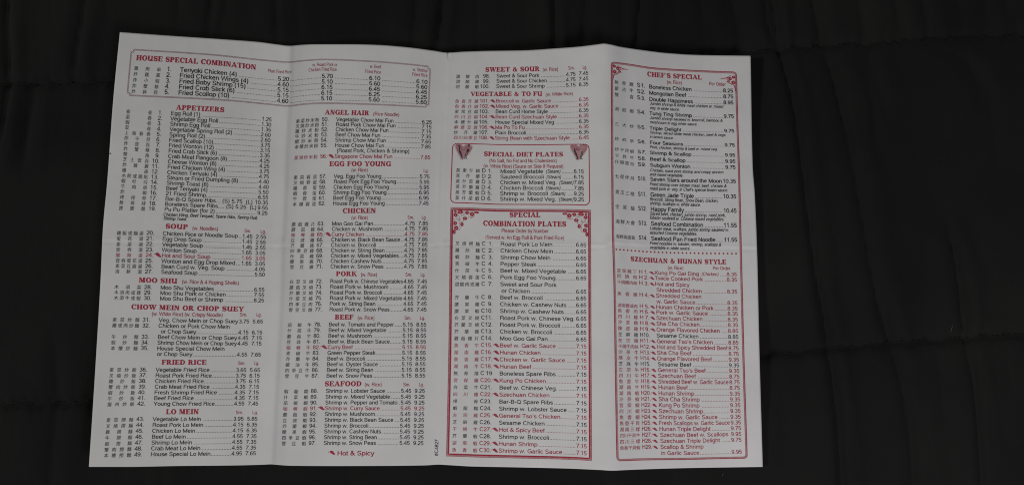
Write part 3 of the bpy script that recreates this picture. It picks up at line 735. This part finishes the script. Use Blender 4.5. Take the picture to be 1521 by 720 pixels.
# ---- boxed house specials
for i, (ch, s, ps) in enumerate((('雞肉串', 'Teriyaki Chicken (4)', '5.20 5.70 6.10 6.10'), ('炸雞翼', 'Fried Chicken Wings (4)', '4.60 5.10 5.60 5.60'),
                                 ('炸小蝦', 'Fried Baby Shrimp (15)', '5.15 6.15 6.45 6.45'), ('炸蟹條', 'Fried Crab Stick (6)', '5.15 6.15 6.25 6.25'),
                                 ('炸幹貝', 'Fried Scallop (10)', '4.60 5.10 5.60 5.60'))):
    ink = Ink(); y = 107+8.48*i; x = 267-.65*i
    U, V = from_px(x, y); k = fit('Teriy@ki Chicken (4)', 86.8, 9.0, .018)
    e = text(ink, s.replace('a', '@'), U, V, 9.2, k*9/9.2, .018)
    a, _ = from_px(199-1.0*i, y-5); b2, _ = from_px(239-1.2*i, y-3); cjk(ink, ch, a, b2, V+.4)
    text(ink, '%d.' % (i+1), from_px(254.8-.9*i, y)[0], V, 9.0, 1.0, .018, align='r')
    for j, (p_, xr) in enumerate(zip(ps.split(), (429.4, 494.5, 565, 635))):
        ur, vr = from_px(xr-.3*i, [118, 115, 116.5, 121.8][j]+8.3*i)
        st = ur-17.2
        text(ink, p_, st, V, 9.0, width=17.2, off=.018); leader(ink, e+1.5, st, V); e = ur
    ink.build('dish_line', 'black_ink')
for s, x0, y0, x1 in (('Plain Fried Rice', 397.6, 107.6, 433), ('w. Roast Pork or', 464, 99.3, 501), ('Chicken Fried Rice', 458, 107, 500),
                      ('w. Beef', 549.4, 101.2, 565.8), ('Fried Rice', 542.3, 108.7, 565.8), ('w. Shrimp', 612.8, 105.6, 635), ('Fried Rice', 612, 112.7, 635)):
    note(s, x0, y0, x1, 7.2, 'red_ink', 0.0, 0, 'price_caption')

# ---- headings
for a in (('HOUSE SPECIAL COMBINATION', 202, 89.8, 381, 7.6), ('APPETIZERS', 261, 163.3, 333.5), ('SOUP', 245.7, 339.4, 279.4), ('MOO SHU', 206, 419.2, 263.7),
          ('CHOW MEIN OR CHOP SUEY', 194.7, 458.9, 362.7), ('FRIED RICE', 239.9, 541.1, 307), ('LO MEIN', 246.4, 614.7, 295.3, 7.6),
          ('ANGEL HAIR', 482.1, 170.5, 548.8), ('EGG FOO YOUNG', 489.1, 246.9, 581), ('CHICKEN', 508.8, 316.6, 558.4), ('PORK', 499, 409.9, 530.5),
          ('BEEF', 497.3, 474.2, 525.2), ('SEAFOOD', 482.2, 573.2, 537.3, 7.6), ('SWEET & SOUR', 720.8, 107.2, 802), ('VEGETABLE & TO FU', 698.8, 143, 805.7),
          ('SPECIAL DIET PLATES', 718.8, 231.9, 836.7), ('SPECIAL', 756.7, 322.5, 803), ('COMBINATION PLATES', 717.5, 335.2, 841.3, 7.6),
          ("CHEF'S SPECIAL", 961.3, 113.6, 1042.5), ('SZECHUAN & HUNAN STYLE', 936.7, 387.6, 1079, 7.4)):
    heading(*a)
for a in (('(w. Noodles)', 285.3, 341.4, 324), ('(w. Rice & 4 Roping Shells)', 270, 420.8, 354.9), ('(w. White Rice) (w. Crispy Noodle)', 225, 468.4, 330.8),
          ('(Rice Noodle)', 554, 171.8, 593.2), ('(w. Rice)', 521.6, 255.1, 546.2), ('(w. Rice)', 521.6, 326, 546.2), ('(w. Rice)', 535.8, 410.4, 560),
          ('(w. Rice)', 530.8, 474.5, 556.2), ('(w. Rice)', 541.4, 573.2, 567), ('(w. Rice)', 805.8, 106.4, 829), ('(w. White Rice)', 810.2, 143, 851),
          ('(No Salt, No Fat and No Cholesterol)', 726.5, 240.8, 827), ('(w. White Rice) (Sauce on Side If Request)', 717.9, 248.6, 837),
          ('Please Order by Number', 744.7, 345.3, 814.7), ('(Served w. An Egg Roll & Pork Fried Rice)', 720.8, 354.7, 838.3),
          ('(w. Rice)', 990.5, 124.8, 1013), ('Per Order', 1053, 127.2, 1078), ('(w. Rice)', 991.7, 400, 1015.3), ('Per Order', 1058.7, 400.6, 1084.7)):
    note(*a)
for y, xs2 in ((345, ((362.6, 372.8), (386.6, 394.8))), (469.4, ((355.8, 367.2), (380.5, 388.4))), (541.4, ((353.3, 364.6), (377.5, 384.6))), (614.4, ((350, 360.8), (374.6, 383))),
               (325.3, ((604.9, 614.8), (626.2, 633.4))), (410.2, ((601.8, 612), (624.6, 631.7))), (474.4, ((600.6, 611.3), (623.7, 631.3))), (573.1, ((598.7, 609.5), (622, 629.4))),
               (104, ((843.8, 853.7), (865.4, 872))), (256, ((None, None), (628.8, 636.5)))):
    for s, (a, b2) in zip(('Sm.', 'Lg.'), xs2):
        if a: note(s, a, y+(-1.2 if y == 104 and s == 'Lg.' else 1 if y == 345 and s == 'Lg.' else 0), b2, 7.2, name='size_caption')
note('Hot & Spicy', 500.6, 675.7, 555.7, 9.0, 'deep_red_ink', .014, 0, 'spice_key')
ink = Ink(); U, V = from_px(487.5, 675); chili(ink, U, V, 1.05); ink.build('chili_mark', 'deep_red_ink')
ink = Ink(); U, V = from_px(650.6, 676.3); text(ink, '#C4827', U, V, 7.2, width=24.5, off=.012, rot=True); ink.build('print_code', 'black_ink')

# ---- frames
def uvr(pts): return [from_px(*p) for p in pts]
def rounded(u0, v0, u1, v1, r, n=5):
    out = []
    for cx, cy, a0 in ((u1-r, v0+r, -90), (u1-r, v1-r, 0), (u0+r, v1-r, 90), (u0+r, v0+r, 180)):
        out += [(cx+r*math.cos(math.radians(a0+90*i/n)), cy+r*math.sin(math.radians(a0+90*i/n))) for i in range(n+1)]
    return out
# braided frame round the house specials: two strands of short crossing strokes
(u0, v0), (u1, v1) = from_px(195, 76), from_px(636.5, 156.5)
v0 = from_px(428, 92.6)[1]; v1 = from_px(428, 157.6)[1]
ink = Ink(); r = 3.5
path = [(u0+r, v0), (u1-r, v0), (u1-r, v0+r), (u1, v0+r), (u1, v1-r), (u1-r, v1-r), (u1-r, v1), (u0+r, v1), (u0+r, v1-r), (u0, v1-r), (u0, v0+r), (u0+r, v0+r)]
for (a, b2) in zip(path, path[1:]+path[:1]):
    a = np.array(a); b2 = np.array(b2); L_ = np.hypot(*(b2-a)); n = max(1, round(L_/2.6)); d = (b2-a)/n; nn = np.array([-d[1], d[0]])/np.hypot(*d)*1.15
    for j in range(n):
        p, q = a+d*j, a+d*(j+1)
        ink.ribbon([p+nn, q-nn], .42); ink.ribbon([p-nn, q+nn], .42)
ink.build('braided_frame', 'faded_red_ink')
# round-cornered frame of the diet plates
(u0, v0), (u1, v1) = from_px(672.3, 213.3), from_px(876.2, 304.6)
ink = Ink(); ink.ribbon(rounded(u0, v0, u1-.5, v1, 7), 1.25, closed=True); ink.build('printed_frame', 'deep_red_ink')
# double square frame of the combination plates
(u0, v0), (u1, v1) = from_px(669.6, 308.2), from_px(878.6, 682.5)
v1 = from_px(700, 678)[1]
ink = Ink(); ink.ribbon([(u0, v0), (u1, v0), (u1, v1), (u0, v1)], .55, closed=True)
k = 2.9; ink.ribbon([(u0+k, v0+k), (u1-k, v0+k), (u1-k, v1-k), (u0+k, v1-k)], 1.7, closed=True); ink.build('printed_frame', 'deep_red_ink')
ink = Ink(); k = 1.25; ink.ribbon([(u0+k, v0+k), (u1-k, v0+k), (u1-k, v1-k), (u0+k, v1-k)], 1.3, closed=True); ink.build('frame_tint', 'pink_ink')
CU = (u0+2.9, u1-2.9, v0+2.9)
# double round-cornered frame of the chef's list
(u0, v0), (u1, v1) = from_px(907.6, 92.4), from_px(1109, 680)
v0 = from_px(960, 99.6)[1]; v1 = from_px(1000, 682)[1]; u0 = 757.2; u1 = 945.5
ink = Ink(); ink.ribbon(rounded(u0, v0, u1, v1, 5), .95, closed=True)
ink.ribbon(rounded(u0+2.3, v0+2.3, u1-2.3, v1-2.3, 3.6), .4, closed=True); ink.build('printed_frame', 'deep_red_ink')
ink = Ink(); ink.ribbon(rounded(u0+1.25, v0+1.25, u1-1.25, v1-1.25, 4.2), 1.1, closed=True); ink.build('frame_tint', 'pink_ink')
KU = (u0+1.5, u1-1.5, v0+1.5)
# dotted rule
ink = Ink(); U, V = from_px(915.4, 370); Ue, _ = from_px(1093.3, 376.2)
for i in range(31):
    t = i/30; u = U+(Ue-U)*(t*.94+t*t*.06); ink.ellipse(u, V+.4, 1.3, 1.3, 8)
ink.build('dotted_rule', 'deep_red_ink')
# flower corners of the combination frame
def flower(ink, x, y, rx, ry, rnd):
    n = 5; a0 = rnd.random()*6
    for i in range(n):
        a = a0+i*2*math.pi/n; ink.ellipse(x+rx*.62*math.cos(a), y+ry*.62*math.sin(a), rx*.42, ry*.42, 7)
    ink.ribbon([(x+rx*.98*math.cos(t*.7), y+ry*.98*math.sin(t*.7)) for t in range(9)], .4, closed=True)
def flower_corner(s, U0, V_):
    rnd = random.Random(5); ink = Ink(); c = (182, 145)
    for x, y, rx, ry in ((345, 198, 4.4, 2.3), (490, 207, 2.7, 2.3), (600, 230, 3.3, 3.0), (695, 193, 3.6, 1.5), (245, 255, 2.6, 2.6), (240, 188, 2.0, 1.6), (450, 320, 3.5, 2.0),
                         (243, 425, 2.7, 2.6), (388, 445, 2.3, 2.9), (265, 525, 3.2, 3.0), (225, 605, 2.0, 3.2)):
        flower(ink, U0+s*(x-c[0])/14.4, V_+(y-c[1])/14.4, rx, ry, rnd)
    for pts in (((240, 300), (290, 350), (340, 310), (330, 360), (300, 380)), ((520, 290), (580, 310), (640, 290), (650, 250)), ((300, 390), (380, 385), (430, 390), (410, 350)),
                ((330, 470), (355, 520), (330, 570), (290, 570)), ((360, 260), (420, 250), (470, 270)), ((200, 320), (225, 360), (205, 400)), ((400, 190), (430, 225), (460, 190)), ((520, 180), (545, 215), (560, 180)), ((205, 480), (230, 465), (200, 450)), ((270, 300), (310, 270), (300, 240), (270, 235)), ((300, 160), (420, 165), (560, 160), (660, 165)), ((195, 220), (192, 400), (195, 560)), ((350, 400), (330, 440), (350, 460)), ((420, 355), (460, 365), (490, 345)), ((640, 215), (600, 290), (560, 300)), ((240, 350), (320, 350), (370, 340))):
        ink.ribbon([(U0+s*(x-c[0])/14.4, V_+(y-c[1])/14.4) for x, y in pts], .4)
    for x, y in ((330, 300), (370, 275), (410, 245), (345, 345), (520, 255)): ink.ellipse(U0+s*(x-c[0])/14.4, V_+(y-c[1])/14.4, .5, .5, 6)
    ink.build('corner_ornament', 'deep_red_ink')
flower_corner(1, CU[0], CU[2]); flower_corner(-1, CU[1], CU[2])
def small_corner(s, U0, V_, slope):
    ink = Ink(); c = (145, 145); f = lambda x, y: (U0+s*(x-c[0])/18, V_+(y-c[1])/18-s*0*slope)
    for x, y, rx, ry in ((205, 225, 2.3, 2.2), (300, 270, 2.6, 2.8), (215, 375, 2.8, 2.6), (345, 350, 1.8, 1.8)): flower(ink, *f(x, y), rx, ry, random.Random(2))
    for pts in (((270, 180), (350, 215), (370, 290), (320, 360)), ((150, 300), (200, 310), (230, 350)), ((180, 440), (260, 440), (320, 370), (420, 365)), ((210, 400), (280, 420), (330, 390))):
        ink.ribbon([f(*p) for p in pts], .55)
    ink.ribbon([f(*p) for p in ((350, 235), (430, 262), (580, 272))], lambda t: 1.1*(1-t)+.2)
    ink.ribbon([f(*p) for p in ((380, 300), (430, 285), (580, 272))], .35)
    ink.ribbon([f(*p) for p in ((200, 440), (175, 510), (165, 620))], lambda t: 1.2*(1-t)+.2)
    ink.build('corner_ornament', 'deep_red_ink')
small_corner(1, KU[0], KU[2], 0); small_corner(-1, KU[1], KU[2]+2.0, 0)
# heart emblems with two dancers holding hands
def emblem(x0, y0):
    U0, V_ = from_px(x0, y0); f = lambda x, y: (U0+(x-170)/18.9, V_+(y-120)/18.9)
    ink = Ink()
    ink.poly([f(*p) for p in ((440, 190), (390, 135), (300, 110), (225, 125), (205, 175), (240, 270), (300, 390), (370, 500), (420, 590), (490, 500), (590, 390), (670, 290), (690, 200), (665, 135), (600, 115), (500, 130))])
    for i in range(9): ink.ribbon([f(215+i*22, 190+i*42), f(190+i*22, 235+i*42)], .45)
    for i in range(7): ink.ribbon([f(690-i*20, 170+i*38), f(720-i*20, 215+i*38)], .45)
    ink.build('heart_emblem', 'pink_ink')
    ink = Ink(); ink.k = 30
    ink.ellipse(*f(318, 178), 1.8, 1.5); ink.ellipse(*f(595, 140), 1.7, 1.5)
    ink.ribbon([f(*p) for p in ((322, 210), (330, 300), (375, 410), (420, 520))], lambda t: np.interp(t, [0, .3, .6, 1], [1.6, 3.0, 2.6, 1.2]))
    ink.ribbon([f(*p) for p in ((350, 215), (400, 270), (455, 290), (500, 235), (560, 180))], .7)
    ink.ribbon([f(*p) for p in ((590, 270), (555, 340))], 3.6)
    ink.ribbon([f(*p) for p in ((605, 165), (600, 260), (585, 330))], 1.0)
    ink.ribbon([f(*p) for p in ((530, 340), (515, 420), (485, 525))], .95); ink.ribbon([f(*p) for p in ((575, 340), (550, 440), (520, 480), (545, 540))], .95)
    ink.ribbon([f(*p) for p in ((370, 540), (430, 525))], 1.0); ink.ribbon([f(*p) for p in ((470, 540), (550, 540))], .8)
    ink.build('emblem_figures', 'black_ink')
emblem(674.5, 214.5); emblem(845.2, 214.8)
ink = Ink(); U, V = from_px(163.5, 228); ink.ellipse(U, V, 1.0, .9, 8); ink.ellipse(U+.9, V+.7, .5, .5, 6); ink.build('ink_speck', 'black_ink')
bpy.data.objects.remove(_fo); bpy.data.curves.remove(_fc)

# ------------------------------------------------------------------ the quilt
SEAMS = [[(-420, 122), (50, 120), (170, 118), (420, 108), (760, 95), (1010, 84), (1100, 71), (1165, 69), (1230, 63), (1300, 61), (1380, 52), (1521, 47), (1900, 40)],
         [(-420, 612), (0, 600), (130, 597), (500, 575), (900, 545), (1130, 525), (1235, 517), (1320, 509), (1400, 503), (1521, 495), (1900, 476)],
         [(-420, -330), (760, -360), (1900, -400)], [(-420, 1080), (760, 1050), (1900, 980)]]
CREASES = [ # photograph pixels, depth mm, width mm
 ([(1140, -60), (1150, 0), (1163, 72), (1178, 140), (1192, 240), (1212, 400), (1234, 515), (1245, 620), (1252, 760)], 3.2, 2.6),
 ([(1200, -60), (1212, 0), (1230, 68), (1258, 190), (1283, 330), (1304, 440), (1330, 518), (1347, 600), (1356, 680), (1360, 760)], 2.2, 3.4),
 ([(1268, -40), (1290, 50), (1300, 100), (1320, 180)], 1.5, 3.5), ([(1135, -30), (1140, 20), (1160, 80)], 1.6, 2.6),
 ([(1284, 230), (1290, 300), (1304, 370)], .8, 3.0), ([(1410, 330), (1430, 430), (1442, 515), (1452, 610), (1460, 760)], 2.4, 2.6),
 ([(1385, 60), (1440, 90), (1470, 150), (1480, 250)], 1.0, 5.0), ([(1460, -40), (1475, 40), (1500, 70)], 1.0, 4), ([(1500, 520), (1505, 600)], 1.0, 4),
 ([(1325, -30), (1345, 50)], 1.6, 3), ([(1368, -30), (1388, 55)], 1.5, 3), ([(1420, -30), (1440, 50)], 1.0, 3.5), ([(1490, -30), (1505, 40)], 1.2, 3), ([(1277, 66), (1290, 110), (1300, 170), (1302, 240)], 1.0, 4), ([(1432, 56), (1450, 100), (1458, 170)], 1.4, 4), ([(1062, 90), (1066, 200), (1076, 300)], .8, 5), ([(1236, 70), (1243, 120), (1262, 220)], .8, 4), ([(1230, 505), (1242, 470), (1240, 420)], .8, 4), ([(1325, 505), (1318, 450), (1300, 380)], 1.4, 3.5), ([(1440, 500), (1430, 440), (1418, 380)], 1.2, 4), ([(1080, -40), (1098, 30), (1105, 75)], 1.3, 4), ([(1042, -30), (1046, 60)], 1.2, 4), ([(1000, -30), (1008, 60)], .8, 4),
 ([(12, -60), (10, 60), (6, 140), (-10, 260)], 2.4, 2.6), ([(135, -60), (122, 20), (108, 90), (104, 118)], 2.0, 2.8), ([(48, 125), (40, 180), (30, 260)], 1.6, 4),
 ([(318, -60), (315, 0), (305, 60)], 2.0, 2.6), ([(345, -60), (337, 0), (325, 60)], 1.4, 3), ([(270, -40), (262, 50)], 1.0, 3.5), ([(411, -60), (411, 70)], 2.4, 2.0),
 ([(440, -60), (446, 70)], .8, 4), ([(624, -60), (620, 0), (612, 80)], 1.8, 3), ([(662, -60), (658, 0), (646, 80)], 2.4, 2.2), ([(712, -60), (706, 80)], 1.0, 4),
 ([(820, -60), (823, 10), (827, 90)], 2.8, 1.8), ([(876, -60), (872, 0), (866, 80)], 1.8, 3), ([(930, -60), (926, 0), (924, 80)], 1.4, 2.5), ([(955, -60), (950, 10), (944, 90)], 2.2, 2.6),
 ([(243, 690), (240, 720), (236, 800)], 1.4, 3), ([(215, 690), (212, 780)], 1.0, 4), ([(80, 500), (78, 600), (70, 760)], 1.2, 4), ([(520, 685), (522, 780)], 1.0, 4), ([(900, 690), (905, 780)], 1.4, 4),
 ([(1000, 690), (1002, 780)], 1.0, 5), ([(1165, 700), (1168, 560)], .8, 5), ([(1040, 690), (1045, 780)], 1.0, 3), ([(1395, 500), (1400, 560), (1404, 640)], .8, 4), ([(1366, 540), (1370, 640)], .6, 4)]
ZQ = -0.0015
QX, QY, QS = 0.75, 0.60, 0.0019
def world_line(pts):
    p = at_height([a for a, _ in pts], [b_ for _, b_ in pts], ZQ); d = np.r_[0, np.cumsum(np.hypot(np.diff(p[:, 0]), np.diff(p[:, 1])))]
    s = np.arange(0, d[-1], 0.004); return np.stack([pchip(d, p[:, 0], s), pchip(d, p[:, 1], s)], -1)
def build_quilt():
    q = bpy.data.objects.new('quilt', None); COL.objects.link(q)
    q['label'] = 'black quilted bedspread with stitched seams and soft puckers under the menu'; q['category'] = 'quilt'
    xs = np.arange(-QX, QX+.0001, QS); ys = np.arange(-QY, QY+.0001, QS)
    X, Y = np.meshgrid(xs, ys); Z = np.full(X.shape, 0.0)
    Z += fbm(X*1000, Y*1000*0.22, 21, 14, .0022, .012)*2.4
    Z += fbm(X*1000, Y*1000*0.35, 22, 14, .01, .03)*0.75
    Z += fbm(X*1000, Y*1000, 23, 14, .03, .09)*0.10
    for pts, dep, wd in CREASES:
        l = world_line(pts); ux, uy = l[:, 0], l[:, 1]
        o = np.argsort(uy); cx = np.interp(Y, uy[o], ux[o]); d = (X-cx)*1000
        e = np.clip((Y-uy.min())/0.02+0.2, 0, 1)*np.clip((uy.max()-Y)/0.02+0.2, 0, 1)
        Z += 1.9*e*(-dep*np.exp(-np.abs(d)/(wd*.8)) + dep*.6*np.exp(-((d-2.6*wd)/(2.2*wd))**2) + dep*.35*np.exp(-((d+3.2*wd)/(2.6*wd))**2))
    seams = []
    for pts in SEAMS:
        l = world_line(pts); o = np.argsort(l[:, 0]); l = l[o]; cy = np.interp(X, l[:, 0], l[:, 1]) + 0.0008*np.sin(X*330)+0.0006*np.sin(X*810+1)
        d = (Y-cy)*1000
        puck = fbm(X*1000, X*0, 31+len(seams), 16, .03, .14)
        Z += -5.2*np.exp(-np.abs(d)/2.4) - 4.0*np.exp(-(d/34)**2) + puck*1.3*np.exp(-(np.abs(d)/10)**1.3)*(1-np.exp(-(d/1.5)**2)*.5)
        seams.append((l, cy))
    Z = Z-Z.max()*0.0
    Z = np.minimum(Z*0.95-1.2, 0.9*np.tanh(Z*0.45)-0.5)        # never above the sheet that lies on it
    n, k = X.shape; idx = np.arange(n*k).reshape(n, k)
    v = np.stack([X.ravel(), Y.ravel(), Z.ravel()*0.001], -1)
    f = np.stack([idx[:-1, :-1], idx[:-1, 1:], idx[1:, 1:], idx[1:, :-1]], -1).reshape(-1, 4)
    link_mesh('quilt_cover', v, f, M['quilt'], q, smooth=True)
    # running stitches sunk in the two seams in view
    for l, cy in seams[:2]:
        V_, F_ = [], []; x = -0.74
        while x < 0.74:
            L_ = 0.0026; y = np.interp(x, l[:, 0], l[:, 1])+0.0008*math.sin(x*330)+0.0006*math.sin(x*810+1)
            y2 = np.interp(x+L_, l[:, 0], l[:, 1])+0.0008*math.sin((x+L_)*330)+0.0006*math.sin((x+L_)*810+1)
            def zz(a, b_):
                i = int(np.clip((b_+QY)/QS, 0, n-1)); j = int(np.clip((a+QX)/QS, 0, k-1)); return Z[i, j]*0.001+0.00022
            c = len(V_)
            for (a, b_, h) in ((x, y, -.0001), (x+L_*.5, (y+y2)/2, .0002), (x+L_, y2, -.0001)):
                for t in range(6):
                    V_.append((a, b_+.0002*math.cos(t*1.0472), zz(a, b_)+h+.0002*math.sin(t*1.0472)))
            for s_ in range(2):
                for t in range(6): F_.append((c+s_*6+t, c+s_*6+(t+1) % 6, c+s_*6+6+(t+1) % 6, c+s_*6+6+t))
            x += 0.0040
        o = link_mesh('seam_stitching', V_, F_, M['thread'], q, smooth=True); o['kind'] = 'stuff'
    def hz(x, y): return Z[int((y+QY)/QS), int((x+QX)/QS)]*0.001
    return q, hz
quilt, qh = build_quilt()

# bits of lint on the quilt
for px, py, L_, ang, lab in ((1416, 488, 11, 80, 'thin pale fibre on the quilt just above the lower seam, right of the menu'),
                             (1072, 703, 3.5, 60, 'small pale speck of lint on the quilt below the menu corner')):
    pts = []
    for i in range(7):
        t = i/6-.5; a = math.radians(ang); x = px+L_*t*math.cos(a)+.5*math.sin(i*1.3); y = py-L_*t*math.sin(a)
        p = at_height(x, y, -0.002); z = qh(p[0], p[1])+0.0005+0.0006*math.sin(i/6*math.pi); pts.append((p[0], p[1], z))
    base = Vector(pts[3]); V_, F_ = [], []; r_ = 0.00012 if L_ > 6 else 0.0002
    for i, p in enumerate(pts):
        for t in range(6): V_.append((p[0]-base.x+r_*math.cos(t*1.047), p[1]-base.y+r_*.6*math.sin(t*1.047), p[2]-base.z+r_*math.sin(t*1.047)))
    for i in range(6):
        for t in range(6): F_.append((i*6+t, i*6+(t+1) % 6, i*6+6+(t+1) % 6, i*6+6+t))
    o = link_mesh('lint_fibre', V_, F_, M['lint'], None, smooth=True); o.location = base
    o['label'] = lab; o['category'] = 'lint'
